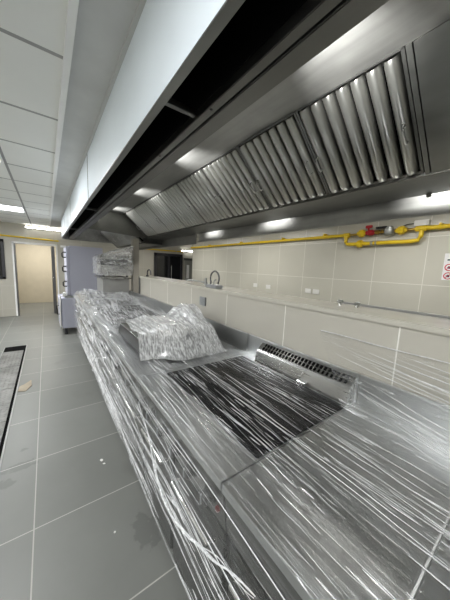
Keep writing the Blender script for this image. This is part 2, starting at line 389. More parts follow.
tube_light((2.7, 3.0, CEIL - .03), (2.7, 4.4, CEIL - .03), 'ceiling tube in the rear room midway along the tiled wall')
tube_light((2.7, 5.6, CEIL - .03), (2.7, 7.0, CEIL - .03), 'ceiling tube in the rear room before the black double door')
tube_light((3.98, YE - .03, 2.06), (4.95, YE - .03, 2.06), 'short bright tube over the grey passage door', (0, -1, 0))
tube_light((-0.7, 9.6, CEIL - .03), (0.5, 9.6, CEIL - .03), 'ceiling tube in the corridor beyond the doorway')

# ---------------------------------------------------------------- exhaust hood
hood = thing('exhaust_hood', (0.31, -1.5, 2.02), 'long stainless exhaust hood with white film-covered front over the cooking line', 'exhaust hood')
HY0, HY1 = -1.5, 6.75
RIM = 2.02; TOP = 2.355
for y0, y1 in ((HY0, 2.40), (2.418, 4.20), (4.218, 5.6), (5.618, HY1)):
    MB().box(0.308, 0.316, y0, y1, RIM, CEIL - .004, .001).build('front_panel', 'film_panel', hood, label='bluish white film-covered front panel')
for y in (2.409, 4.209, 5.609): MB().box(0.3065, 0.314, y - .010, y + .010, RIM, CEIL - .004).build('panel_seam', 'hood_dark', hood)
MB().box(0.307, 0.333, HY0, HY1, RIM - .004, RIM + .002).box(0.331, 0.334, HY0, HY1, RIM, RIM + .03).build('front_rim', 'hood_steel', hood)
# plenum: two lipped strips, an open black slot between them and the rim
MB().box(0.452, 0.481, HY0, HY1, RIM - .002, RIM + .03, .002).box(0.485, 0.540, HY0, HY1, RIM - .006, RIM + .02, .003).box(0.520, 0.545, HY0, HY1, RIM - .004, RIM + .22).build('plenum_strip', 'hood_dark', hood)
MB().box(0.318, 0.334, HY0, HY1, RIM + .03, RIM + .30).box(0.452, 0.470, HY0, HY1, RIM + .03, RIM + .30).box(0.318, 0.470, HY0, HY1, RIM + .29, RIM + .30).build('air_slot', 'black', hood, label='matt black open air slot')
for y in (0.83, 2.9, 4.9): MB().box(0.334, 0.452, y, y + .022, RIM + .01, RIM + .03, .002).build('slot_brace', 'hood_dark', hood)
for y in (0.75, 1.2, 2.0, 3.0, 4.0): MB().lathe((0.462, y, RIM), (0, 0, -1), [(.006, 0), (.006, .003), (.003, .005)], 8).build('screw', 'dark_frame', hood)
# roof sheet above everything, inner top panel with downturned edge
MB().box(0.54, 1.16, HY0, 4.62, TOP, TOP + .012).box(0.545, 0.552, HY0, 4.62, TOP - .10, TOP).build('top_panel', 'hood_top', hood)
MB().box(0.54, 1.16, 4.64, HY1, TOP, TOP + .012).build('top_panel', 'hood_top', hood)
A = V((1.115, 0, 2.352)); Bp = V((1.515, 0, 2.000))
D = (Bp - A); FL = D.length; D.normalize()
NRM = V((D.z, 0, -D.x)).normalized()
if NRM.z > 0: NRM = -NRM
BAY2 = V((-.03, 0, -.10))
def fp(s, y, h=0.0): return A + D * s + NRM * h + V((0, y, 0)) + (BAY2 if y > 4.64 else V((0, 0, 0)))
# backing behind the filters
MB().quad(fp(-.02, HY0, -.03), fp(FL + .02, HY0, -.03), fp(FL + .02, 4.62, -.03), fp(-.02, 4.62, -.03)).quad(fp(-.02, 4.65, -.03), fp(FL + .02, 4.65, -.03), fp(FL + .02, 6.74, -.03), fp(-.02, 6.74, -.03)).build('filter_rail_back', 'black', hood)

def baffle_filter(y0, w=0.498):
    b = MB(); bm = b.bm
    # frame
    for s0, s1, a0, a1 in ((0, .006, 0, w), (FL - .022, FL, 0, w), (0, FL, 0, .012), (0, FL, w - .012, w)):
        t = bmesh.new(); bmesh.ops.create_cube(t, size=1.0)
        for v in t.verts:
            v.co = fp(s0 + (v.co.x + .5) * (s1 - s0), y0 + a0 + (v.co.y + .5) * (a1 - a0), -.02 + (v.co.z + .5) * .022)
        b.merge(t)
    f = b.build('baffle_filter', 'hood_dark', hood)
    # baffles: rounded channels standing proud, tapering to rounded ends at the bottom
    n = 7; pitch = (w - .024) / n
    b = MB()
    for i in range(n):
        yc = y0 + .012 + pitch * (i + .5); rows = []
        for s, k in ((.012, .75), (.03, 1), (FL - .05, 1), (FL - .028, .85), (FL - .014, .4)):
            row = []
            for j in range(9):
                a = math.pi * j / 8
                row.append(b.bm.verts.new(fp(s, yc - math.cos(a) * pitch * .43 * (0.6 + .4 * k), (-.014 + math.sin(a) ** .8 * .038) * k)))
            rows.append(row)
        for r in range(len(rows) - 1):
            for j in range(8): b.bm.faces.new((rows[r][j], rows[r][j + 1], rows[r + 1][j + 1], rows[r + 1][j]))
    b.build('baffle_channels', 'baffle', f, True)
    for yy in (y0 + .035, y0 + w - .035):
        s0, s1 = FL * .50, FL * .64
        MB().tube([fp(s0, yy, .015), fp(s0, yy, .042), fp(s0 + .012, yy, .048), fp(s1 - .012, yy, .048), fp(s1, yy, .042), fp(s1, yy, .015)], .005, 8).build('handle', 'white_metal', f, True)
    return f
filters = [baffle_filter(0.453 + .5 * i) for i in range(8)]
for i in range(4): baffle_filter(4.72 + .47 * i, .468)
def slab(y0, y1, s0, s1, h0, h1):
    b = MB(); t = bmesh.new(); bmesh.ops.create_cube(t, size=1.0)
    for v in t.verts: v.co = fp(s0 + (v.co.x + .5) * (s1 - s0), y0 + (v.co.y + .5) * (y1 - y0), h0 + (v.co.z + .5) * (h1 - h0))
    b.merge(t); return b
slab(HY0, 0.422, 0, FL, -.018, .012).build('blank_panel', 'hood_steel', hood)
slab(0.4275, 0.447, 0, FL, -.018, .010).build('filter_stop', 'hood_steel', hood)
slab(6.66, 6.74, 0, FL, -.018, .01).build('filter_stop', 'hood_steel', hood)
slab(4.50, 4.60, 0, FL, -.018, .004).build('filter_stop', 'hood_dark', hood)
# cross divider between the two hood bays
b = MB(); b.prism([(0.545, TOP), (0.545, 2.04), (0.61, 2.035), (1.46, 1.985), (1.515, 1.995), (1.13, TOP)], 4.60, 4.63)
b.build('bay_divider', 'hood_steel', hood)
# grease gutter below the filters, rear skirt behind it, end caps
MB().prism([(1.505, 1.988), (1.512, 2.03), (1.522, 2.03), (1.53, 1.998), (1.855, 1.998), (1.855, 2.03), (1.862, 2.03), (1.862, 1.990)], HY0, 4.62).build('grease_gutter', 'hood_dark', hood)
MB().prism([(1.475, 1.888), (1.482, 1.93), (1.492, 1.93), (1.50, 1.898), (1.835, 1.898), (1.835, 1.93), (1.842, 1.93), (1.842, 1.890)], 4.64, HY1).build('grease_gutter', 'hood_dark', hood)
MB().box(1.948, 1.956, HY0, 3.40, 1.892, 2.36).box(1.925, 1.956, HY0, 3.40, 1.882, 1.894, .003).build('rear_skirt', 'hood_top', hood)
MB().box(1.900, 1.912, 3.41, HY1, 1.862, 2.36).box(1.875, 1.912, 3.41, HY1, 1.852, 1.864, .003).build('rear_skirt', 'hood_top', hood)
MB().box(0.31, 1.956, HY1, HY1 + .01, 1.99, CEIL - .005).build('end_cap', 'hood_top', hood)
MB().box(0.31, 1.956, HY0 - .01, HY0, 1.99, CEIL - .005).build('end_cap', 'hood_steel', hood)
MB().box(1.52, 1.95, HY0, HY1, 2.34, 2.352).build('rear_roof', 'hood_dark', hood)
# hanging pin at the gutter
MB().box(1.848, 1.862, 0.505, 0.53, 1.972, 1.995, .003).build('gutter_catch', 'hood_dark', hood)

def lamp(c, aim, power, ang):
    c, aim = V(c), V(aim); d = (aim - c).normalized()
    MB().lathe(c - d * .03, d, [(.030, 0), (.034, .004), (.034, .02), (.030, .022)], 16).build('hood_lamp', 'hood_dark', hood, True)
    MB().lathe(c - d * .008, d, [(.026, 0), (.026, .003)], 16).build('lamp_glass', 'hood_lamp', hood, True)
    ld = bpy.data.lights.new('hood_lamp_light', 'SPOT'); ld.energy = power; ld.shadow_soft_size = .03; ld.color = (1, 1, .99)
    ld.spot_size = math.radians(ang); ld.spot_blend = 1.0
    lo = bpy.data.objects.new('hood_lamp_light', ld); COL.objects.link(lo); lo.location = c + d * .01
    lo.rotation_euler = d.to_track_quat('-Z', 'Y').to_euler()
for y in (-0.62, 0.605, 1.85, 3.06, 4.25, 5.5, 6.4): lamp((0.60, y, 2.225), (0.90, y, 2.355), 75, 66)  # last two are unseen, added to brighten the far bay
for y in (-0.7, 0.50, 1.82, 3.0): lamp((1.74, y, 2.17), (1.95, y, 2.01), 26, 100)

# ---------------------------------------------------------------- cooking line under the film
TZ = 0.88; XF, XB = 0.385, 1.20
def knob(x, y, z, parent, axis=(-1, 0, -.1)):
    k = MB().lathe((x, y, z), axis, [(.030, 0), (.030, .006), (.024, .010), (.022, .032), (.018, .036)], 16).build('knob', 'knob', parent, True)
    MB().box(x - .040, x - .030, y - .003, y + .003, z - .018, z + .018, .001).build('pointer', 'grey_plastic', k)
    return k
def unit(name, y0, y1, label, cat, knobs=(), doors=1, top=True):
    t = thing(name, (0.8, (y0 + y1) / 2, 0), label, cat, 'stainless units of the cooking line')
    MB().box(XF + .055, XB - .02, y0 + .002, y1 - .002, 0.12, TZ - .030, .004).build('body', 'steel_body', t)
    MB().prism([(XF + .010, TZ - .030), (XF + .03, TZ - .19), (XF + .07, TZ - .19), (XF + .07, TZ - .030)], y0 + .003, y1 - .003).build('control_panel', 'steel_body', t)
    if top: MB().box(XF, XB - .004, y0 + .0004, y1 - .0004, TZ - .030, TZ, .0015).build('worktop', 'steel_top', t)
    w = (y1 - y0) / doors
    for i in range(doors):
        a, c = y0 + w * i + .012, y0 + w * (i + 1) - .012
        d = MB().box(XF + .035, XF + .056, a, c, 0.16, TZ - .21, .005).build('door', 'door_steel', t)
        MB().tube([(XF + .036, a + .05, .60), (XF + .005, a + .05, .60), (XF + .005, c - .05, .60), (XF + .036, c - .05, .60)], .010, 10).build('handle', 'chrome', d, True)
    for x in (XF + .11, XB - .12):
        for y in (y0 + .07, y1 - .07):
            MB().lathe((x, y, 0), (0, 0, 1), [(.026, 0), (.026, .02), (.019, .024), (.019, .13)], 12).build('leg', 'grey_metal', t, True)
    for y in knobs: knob(XF + .020, y, TZ - .115, t)
    MB().box(XB - .012, XB, y0 + .001, y1 - .001, TZ - .1, TZ + .145, .003).build('splashback', 'steel_top', t)
    return t
unit('worktop_unit', -0.50, 0.083, 'stainless counter unit at the near end of the line, beyond the joint with the painted-on highlight', 'counter unit')
MB().box(0.385, 1.18, 0.0835, 0.0875, TZ - .03, TZ + .008, .001).build('joint_highlight', 'white_plastic', [o for o in COL.objects if o.name == 'worktop_unit'][0])  # white strip paints in the reflection along the unit edge
unit('worktop_unit', 0.088, 0.498, 'plain stainless worktop unit beside the black hotplate', 'counter unit')
r = unit('hotplate_range', 0.500, 1.300, 'stainless range with a large black hotplate and slotted flue', 'range', (0.58, 0.70, 0.82, 0.96, 1.10, 1.22), 2)
MB().box(0.535, 1.105, 0.506, 1.262, TZ - .01, TZ + .006, .004).build('hotplate', 'cast_iron', r, label='black cast iron hotplate')
MB().lathe((XF + .022, 0.535, TZ - .13), (-1, 0, -.1), [(.009, 0), (.009, .008), (.005, .012)], 12).build('indicator_lamp', 'red_lamp', r, True, label='small red indicator lamp')
# flue with slots
FY0, FY1 = 0.51, 1.14
fb = MB().prism([(1.115, TZ), (1.128, TZ + .075), (1.138, TZ + .088), (1.182, TZ + .125), (1.188, TZ + .12), (1.188, TZ)], FY0, FY1).build('flue', 'steel', r)
g = MB()
P0, P1 = V((1.137, 0, TZ + .089)), V((1.183, 0, TZ + .1275)); dd = (P1 - P0).normalized(); nn = V((-dd.z, 0, dd.x))
for row in range(2):
    for i in range(24):
        y = FY0 + .025 + i * (FY1 - FY0 - .05) / 24
        s0 = .006 + row * .027; s1 = s0 + .021
        q0, q1 = P0 + dd * s0 + nn * .001, P0 + dd * s1 + nn * .001
        g.quad(q0 + V((0, y, 0)), q1 + V((0, y, 0)), q1 + V((0, y + .013, 0)), q0 + V((0, y + .013, 0)))
g.build('flue_slots', 'black', fb)
MB().box(1.085, 1.113, 0.72, 0.78, TZ + .012, TZ + .03, .004).build('nameplate', 'chrome', r)
u = unit('worktop_unit', 1.302, 2.50, 'stainless unit under the bagged appliance', 'counter unit', (1.5, 1.8, 2.1, 2.35), 2)
u = unit('range_unit', 2.502, 3.70, 'stainless unit midway along the line under dense wrinkled film', 'range', (2.7, 2.95, 3.2, 3.45), 2)
MB().box(0.50, 1.08, 2.56, 3.6, TZ - .01, TZ + .03, .006).build('grill_plate', 'cast_iron', u)
u = unit('range_unit', 3.702, 5.15, 'last stainless unit of the line before the tall oven', 'range', (3.9, 4.2, 4.5, 4.8), 2)
MB().box(0.46, 1.12, 3.80, 5.05, TZ - .01, TZ + .09, .02).build('pan_lid', 'steel', u)
MB().tube([(0.46, 4.1, TZ + .05), (0.42, 4.1, TZ + .06), (0.42, 4.8, TZ + .06), (0.46, 4.8, TZ + .05)], .012).build('lid_handle', 'chrome', u, True)

# appliance standing on the line under a loose plastic bag
ap = thing('countertop_appliance', (0.78, 1.9, TZ), 'dark steel boxy appliance on the counter under the crumpled plastic bag', 'appliance')
MB().box(0.475, 1.02, 1.56, 2.16, TZ + .025, TZ + .125, .008).build('body', 'dark_body', ap)
MB().box(0.472, 1.025, 1.555, 2.165, TZ + .125, TZ + .132, .003).build('lid', 'steel', ap)
for x in (.51, .99):
    for y in (1.59, 2.13): MB().lathe((x, y, TZ), (0, 0, 1), [(.018, 0), (.014, .028)], 10).build('foot', 'knob', ap)
bagm = MB(); bm = bagm.bm
nu, nv = 70, 90
def sstep(a, b_, x):
    t = max(0, min(1, (x - a) / (b_ - a))); return t * t * (3 - 2 * t)
def bag_pt(u, v):
    # u across the counter, v away from the camera: film pulled over the appliance and bunched up behind it
    x = 0.450 + u * 0.62; yb = 1.475 - .11 * sstep(.12, .45, u); y = yb + v * (2.18 - yb)
    h = .165 + .105 * sstep(.55, .85, u) * sstep(1.55, 1.85, y)
    fall = sstep(yb - .004, yb + .055 + .16 * sstep(.12, .45, u), y) ** .8 * (1 - .75 * sstep(1.98, 2.18, y)) * (1 - .9 * sstep(.93, 1.0, u))
    crease = abs(noise.noise(V((x * 15 + y * 2.5, y * 3.2 - x * 2, 1.7)))) * .034 + noise.noise(V((x * 5, y * 5, 3.1))) * .024
    return V((x + .012 * noise.noise(V((y * 9, 2, u * 4))) * (u > .01), y, TZ + .012 + h * fall + crease * (.25 + .75 * fall)))
grid = []
for j in range(nv + 1):
    grid.append([bm.verts.new(bag_pt(i / nu, j / nv)) for i in range(nu + 1)])
for j in range(nv):
    for i in range(nu): bm.faces.new((grid[j][i], grid[j][i + 1], grid[j + 1][i + 1], grid[j + 1][i]))
bag = bagm.build('plastic_bag', 'film_bag', None, True)
at = bag.data.attributes.new('dense', 'FLOAT', 'POINT')
for i, v in enumerate(bag.data.vertices): at.data[i].value = .9 * (1 - sstep(1.5, 1.75, v.co.y))
tag(bag, 'crumpled translucent white plastic bag draped over the boxy countertop appliance', 'plastic bag')

# cabinet shelf with a film-wrapped salamander grill at the far end of the line
cab = thing('shelf_cabinet', (1.0, 4.75, TZ), 'dull stainless cabinet behind the film at the far end of the cooking line', 'cabinet')
MB().box(0.76, 1.18, 4.50, 5.12, TZ + .10, 1.235, .004).build('body', 'cab_steel', cab)
MB().box(0.72, 1.21, 4.46, 5.13, 1.235, 1.262, .004).build('shelf_top', 'steel', cab)
for x in (.79, 1.15):
    for y in (4.53, 5.09): MB().box(x - .02, x + .02, y - .02, y + .02, TZ + .0905, TZ + .101).build('foot', 'knob', cab)
sal = thing('salamander_grill', (0.95, 4.8, 1.262), 'salamander grill wrapped in silvery stretch film standing on the far cabinet', 'grill')
MB().box(0.74, 1.20, 4.52, 5.10, 1.29, 1.46, .01).build('lower_housing', 'steel', sal)
MB().box(0.76, 1.18, 4.56, 5.10, 1.44, 1.56, .002).build('grill_opening', 'dark_cavity', sal)
MB().box(0.73, 1.19, 4.50, 5.11, 1.56, 1.64, .012).build('upper_housing', 'steel', sal)
for x in (.78, 1.16): MB().lathe((x, 4.56, 1.262), (0, 0, 1), [(.02, 0), (.015, .03)], 10).build('foot', 'knob', sal)
MB().tube([(0.80, 4.50, 1.50), (0.80, 4.45, 1.50), (1.14, 4.45, 1.50), (1.14, 4.50, 1.50)], .01).build('handle', 'chrome', sal, True)

def crumple_box(x0, x1, y0, y1, z0, z1, amp, n=26, seed=0.0, open_bottom=True, skew=0.0):
    """a film skin around a box, pushed in and out"""
    t = bmesh.new(); bmesh.ops.create_cube(t, size=1.0)
    bmesh.ops.subdivide_edges(t, edges=t.edges[:], cuts=n, use_grid_fill=True)
    for v in t.verts:
        c = v.co.copy(); d = V((c.x, c.y, c.z)); d.normalize()
        p = V((x0 + (c.x + .5) * (x1 - x0), y0 + (c.y + .5) * (y1 - y0), z0 + (c.z + .5) * (z1 - z0)))
        p.z += skew * (c.x) * (c.z + .5)
        k = noise.fractal(p * 4.5 + V((seed, 0, 0)), 1.0, 2, 3) * amp + abs(noise.noise(p * 10 + V((0, seed, 0)))) * amp * .6
        v.co = p + d * k
    if open_bottom: bmesh.ops.delete(t, geom=[f for f in t.faces if f.calc_center_median().z < z0 + .012 and abs(f.normal.z) > .6], context='FACES')
    b = MB(); b.merge(t); return b
crumple_box(0.70, 1.215, 4.40, 5.125, 1.295, 1.70, .03, 34, 2.2, skew=.21).build('film_wrap', 'film_bunch', sal, True, label='silvery crumpled stretch film')

# ---------------------------------------------------------------- stretch film over the line
wrap = thing('stretch_film', (0.4, 2.4, 0.0), 'clear wrinkled stretch film wound over the whole cooking line', 'stretch film')
def sm(a, b_, x):
    t = max(0, min(1, (x - a) / (b_ - a))); return t * t * (3 - 2 * t)
FY = (-0.46, 5.22)
def top_h(x, y):
    z = TZ + .013
    r1 = noise.noise(V((x * 26 + y * .9, y * 1.3, 0))); r2 = noise.noise(V((x * 60 + y * 1.6, y * 2.6, 5)))
    z += abs(r1) * .005 + abs(r2) * .003
    far = sm(2.4, 3.9, y)
    z += far * (.095 + .05 * noise.noise(V((x * 5, y * 2.2, 9))) + .03 * noise.noise(V((x * 14 + y * 3, y * 5, 4))))
    z += .035 * sm(1.5, 2.6, y) * abs(noise.noise(V((x * 9 + y * 3, y * 2, 2))))
    if 1.28 < y < 2.5:      # stretched up to the appliance rim
        z += .03 * sm(.46, .60, x) * math.sin((y - 1.28) / 1.22 * math.pi)
    e = sm(.375, .44, x); z = z * e + (TZ - .004 + far * .05) * (1 - e)
    z -= .05 * sm(5.0, 5.22, y)
    return z
def sheet(nx, ny, fn, name, mat, dens):
    bm = bmesh.new(); g = [[bm.verts.new(fn(i / nx, j / ny)) for i in range(nx + 1)] for j in range(ny + 1)]
    for j in range(ny):
        for i in range(nx): bm.faces.new((g[j][i], g[j][i + 1], g[j + 1][i + 1], g[j + 1][i]))
    b = MB(); b.bm.free(); b.bm = bm
    o = b.build(name, mat, wrap, True)
    at = o.data.attributes.new('dense', 'FLOAT', 'POINT')
    for i, v in enumerate(o.data.vertices): at.data[i].value = dens(v.co)
    return o
def top_fn(u, v):
    y = FY[0] + (FY[1] - FY[0]) * v
    x = .372 + (1.095 - .372) * u if y < 1.25 else .372 + (1.10 + .08 * sm(1.25, 1.5, y) - .372) * u
    return (x, y, top_h(x, y))
def top_d(c):
    d = .9 * sm(1.3, 2.6, c.y) + .25 * (1 - sm(.40, .60, c.x)) * sm(.2, .8, c.y)
    hot = sm(.50, .57, c.x) * sm(.47, .54, c.y) * (1 - sm(1.2, 1.3, c.y))
    return max(-.7, min(1, d - .65 * hot + .35 * noise.noise(V((c.x * 3, c.y * 1.2, 1)))))
sheet(110, 330, top_fn, 'top_sheet', 'film_top', top_d)
def front_fn(u, v):
    y = FY[0] + (FY[1] - FY[0]) * v; z0 = TZ + (.05 * sm(2.4, 3.9, y)) - .004 - .05 * sm(5.0, 5.22, y)
    z = z0 * (1 - u) + .045 * u
    x = .371 + .012 * u - .045 * math.sin(math.pi * min(1, u * 1.15) ** .8) * (0.4 + .6 * abs(noise.noise(V((y * .9, u * 1.3, 3))))) if u < .87 else .40
    x = .371 + .075 * u ** 1.6 - .05 * math.sin(math.pi * u) * (0.3 + .7 * abs(noise.noise(V((y * .8, u * 1.5, 3)))))
    x += noise.noise(V((y * 1.4 + z * 2.5, z * 22, 6))) * .012 * math.sin(math.pi * min(1, u + .02)) + noise.noise(V((y * 2.2 + z * 3, z * 48, 8))) * .005
    return (x, y, z)
sheet(90, 300, front_fn, 'front_sheet', 'film_front', lambda c: max(-.75, min(1, .7 * sm(1.1, 2.6, c.y) - .45 * (1 - sm(.8, 1.5, c.y)) + .10 * (1 - sm(.2, .6, c.y)) + .5 * noise.noise(V((c.y * 1.2, c.z * 5, 2))))))
def wall_fn(u, v):
    y = -.46 + v * (.93 + .27 * u)
    z = (TZ + .012) * (1 - u) + 1.19 * u
    x = 1.00 + .203 * u ** .8 - abs(noise.noise(V((z * 20 + y * 3.4, y * 1.5, 3)))) * .010
    return (x, y, z + .008 * noise.noise(V((y * 4, u * 3, 1))) * u)
sheet(50, 90, wall_fn, 'wall_sheet', 'film_wall', lambda c: 0.0)
def end_fn(u, v):
    x = .41 + .70 * v; z0 = top_h(x, 5.22); return (x, 5.225 + .02 * noise.noise(V((x * 8, u * 4, 0))), z0 * (1 - u) + .06 * u)
sheet(40, 40, end_fn, 'end_sheet', 'film_front', lambda c: .6)

# ropes of bunched film, and white strands in place of fold glints
def rope(pts, r, n=24, flat=.35):
    P = [V(p) for p in pts]; out = []; rr = []
    m = len(P) - 1
    for k in range(n + 1):
        t = k / n * m; i = min(int(t), m - 1); f = t - i
        p0, p1, p2, p3 = P[max(i - 1, 0)], P[i], P[i + 1], P[min(i + 2, m)]
        q = 0.5 * ((2 * p1) + (p2 - p0) * f + (2 * p0 - 5 * p1 + 4 * p2 - p3) * f * f + (-p0 + 3 * p1 - 3 * p2 + p3) * f ** 3)
        out.append(q); rr.append(r * (0.35 + .65 * math.sin(math.pi * (k + .5) / (n + 1))) * (0.8 + .4 * random.random()))
    return out, rr
b = MB()
p, rr = rope([(.335, 1.10, .845), (.33, .967, .775), (.325, .862, .722), (.318, .81, .680), (.315, .70, .662), (.318, .579, .680), (.325, .459, .730), (.335, .378, .766), (.345, .30, .79)], .0048, 60)
for k in range(3):
    jit = [V(q) + V((-.004, 0, 0)) + V((noise.noise(V((i * .07 + .5, k * 9, 1))), noise.noise(V((i * .06 + .3, k * 9, 4))), noise.noise(V((i * .065 + .4, k * 9, 8))))) * .022 for i, q in enumerate(p)]
    b.tube(jit, [q * (.8, .5, .4)[k] for q in rr], 6, True, .6)
b.build('rope_fold', 'fold', wrap, True, label='loose rope of bunched film hanging across the front')
b = MB()
for k in range(420):      # white strands for the glints on folds along the top
    y0 = random.uniform(.40, 1.3) if k < 60 else random.uniform(-.42, 4.2) if k < 240 else random.uniform(1.25, 4.4); ln = random.uniform(.1, .55); x = random.uniform(.40, 1.07); a = random.uniform(-.06, .10)
    n = 14; pts = []
    for i in range(n + 1):
        y = y0 + ln * i / n; xx = min(1.08, max(.385, x + a * (ln * i / n) + .0015 * math.sin(i * .8 + k)))
        pts.append((xx, y, 0))
    za, zb = top_h(pts[0][0], pts[0][1]), top_h(pts[-1][0], pts[-1][1]); zm = max(0, max(top_h(q[0], q[1]) - (za + (zb - za) * i / n) for i, q in enumerate(pts)))
    pts = [(q[0], q[1], za + (zb - za) * i / n + zm * .6 + .002) for i, q in enumerate(pts)]
    r0 = random.choice((.0004, .0005, .0007, .0010)) * max(1.0, .8 * y0); b.tube(pts, [r0 * (.3 + math.sin(math.pi * (i + .5) / (n + 1))) for i in range(n + 1)], 5)
b.build('fine_fold_glints', 'fold', wrap, True)['kind'] = 'stuff'
b = MB()
def dash(fn, n):
    pts = [V(fn(i / n)) for i in range(n + 1)]
    r0 = random.choice((.0007, .0010, .0013, .0020)) * max(1.0, .8 * pts[0].y); b.tube(pts, [r0 * (.25 + math.sin(math.pi * (i + .5) / (n + 1))) for i in range(n + 1)], 5, True, .5)
for c in range(90):       # clusters of white dashes for crease glints on top of the line
    cx, cy = random.uniform(.40, 1.06), (random.uniform(-.40, .45) if c < 30 else random.uniform(.5, 1.3) if c < 38 else random.uniform(1.2, 5.0))
    for k in range(random.randint(3, 9)):
        x = min(1.07, max(.385, cx + random.gauss(0, .05))); y0 = cy + random.gauss(0, .10); ln = random.choice((.03, .05, .08, .14)) * random.uniform(.7, 1.5) * max(1, .8 * cy); a = random.uniform(-.05, .09)
        if y0 + ln < 5.15: dash(lambda t: (x + a * ln * t, y0 + ln * t, top_h(x + a * ln * t, y0 + ln * t) + .004), 5)
b.build('short_crease_glints', 'fold', wrap, True)['kind'] = 'stuff'
b = MB()
for c in range(60):       # and on the front
    cu, cv = random.uniform(.03, .9), (random.uniform(.26, .8) if c % 4 else random.uniform(0, .26))
    for k in range(random.randint(2, 7)):
        u = min(.97, max(.01, cu + random.gauss(0, .05))); v0 = min(.95, max(0, cv + random.gauss(0, .025))); lv = random.choice((.006, .012, .02, .04)) * random.uniform(.7, 1.5); a = random.uniform(-.04, .03)
        dash(lambda t: V(front_fn(min(.985, max(.005, u + a * t)), min(1, v0 + lv * t))) - V((.003, 0, 0)), 6)
b.build('short_crease_glints', 'fold', wrap, True)['kind'] = 'stuff'
b = MB()
for k in range(220):      # white strands for the glints on folds along the front
    y0 = random.uniform(-.42, .6) if k < 22 else random.uniform(-.42, 4.2) if k < 95 else random.uniform(1.1, 4.1); ln = random.uniform(.3, 1.1); u = random.uniform(.02, .95); a = random.uniform(-.10, .08)
    n = 14; pts = []
    for i in range(n + 1):
        uu = min(.985, max(.005, u + a * i / n)); vv = min(1, (y0 + ln * i / n - FY[0]) / (FY[1] - FY[0]))
        q = V(front_fn(uu, vv)); q.x -= .003; pts.append(q)
    r0 = random.choice((.0005, .0007, .0010, .0014)) * max(1.0, .8 * y0); b.tube(pts, [r0 * (.3 + math.sin(math.pi * (i + .5) / (n + 1))) for i in range(n + 1)], 5)
b.build('fine_fold_glints', 'fold', wrap, True)['kind'] = 'stuff'
b = MB()
for k in range(30):       # white strands for glints on folds fanning up the tiled half wall
    u0 = random.uniform(.1, .95); v0 = random.uniform(.25, .7); n = 12; pts = []; s = random.uniform(.25, .45)
    for i in range(n + 1):
        t = i / n; vv = max(0.01, v0 + .28 - s * t * 1.4); uu = max(.03, min(.99, u0 - .30 * t + .12 * t * t))
        q = V(wall_fn(uu, vv)); q.x -= .003; pts.append(q)
    r0 = random.choice((.0010, .0014, .0020)); b.tube(pts, [r0 * (.3 + math.sin(math.pi * (i + .5) / (n + 1))) for i in range(n + 1)], 5)
pts = [V(wall_fn(.985, .99 - i * .045)) - V((.003, 0, 0)) for i in range(21)]
b.tube(pts, .0022, 6); b.build('fine_fold_glints', 'fold', wrap, True)['kind'] = 'stuff'

# ---------------------------------------------------------------- tall oven beyond the line
ov = thing('double_oven', (0.65, 6.1, 0), 'tall stacked oven with lilac-grey film-covered side at the end of the line', 'oven')
OY0, OY1 = 5.80, 6.60
MB().box(0.375, 0.985, OY0, OY1, 0.80, 1.805, .012).build('upper_body', 'oven_film', ov)
dr = MB().box(0.325, 0.372, OY0 + .005, OY1 - .005, 0.82, 1.79, .008).build('upper_door', 'oven_film', ov)
for z in (1.04, 1.34, 1.62):
    MB().tube([(0.325, OY0 + .08, z - .05), (0.275, OY0 + .08, z - .05), (0.262, OY0 + .08, z - .035), (0.262, OY0 + .08, z + .035), (0.275, OY0 + .08, z + .05), (0.325, OY0 + .08, z + .05)], .012).build('handle', 'knob', dr, True)
MB().box(0.24, 0.33, OY0 + .04, OY0 + .10, 1.76, 1.80, .004).build('hinge', 'white_plastic', dr)
MB().box(0.28, 0.99, OY0 + .01, OY1, 0.755, 0.80, .004).build('spacer', 'grey_metal', ov)
MB().box(0.24, 0.30, OY0 + .02, OY0 + .12, 0.78, 0.86, .01).build('hose_joint', 'white_plastic', ov)
lb = MB().box(0.215, 0.985, OY0, OY1, 0.13, 0.755, .012).build('lower_body', 'oven_film', ov)
ld_ = MB().box(0.178, 0.212, OY0 + .005, OY1 - .005, 0.15, 0.745, .006).build('lower_door', 'oven_film', ov)
MB().tube([(0.178, OY0 + .10, .42), (0.14, OY0 + .10, .42), (0.14, OY0 + .10, .60), (0.178, OY0 + .10, .60)], .011).build('handle', 'knob', ld_, True)
for x in (.28, .92):
    for y in (OY0 + .06, OY1 - .06): MB().lathe((x, y, 0), (0, 0, 1), [(.032, 0), (.032, .03), (.025, .034), (.025, .14)], 12).build('leg', 'dark_frame', ov, True)
MB().tube([(0.20, OY0 - .02, .80), (0.19, OY0 - .03, .5), (0.19, OY0 - .02, .2), (0.22, OY0 + .02, .14)], .012, 8).build('hose', 'white_plastic', ov, True)

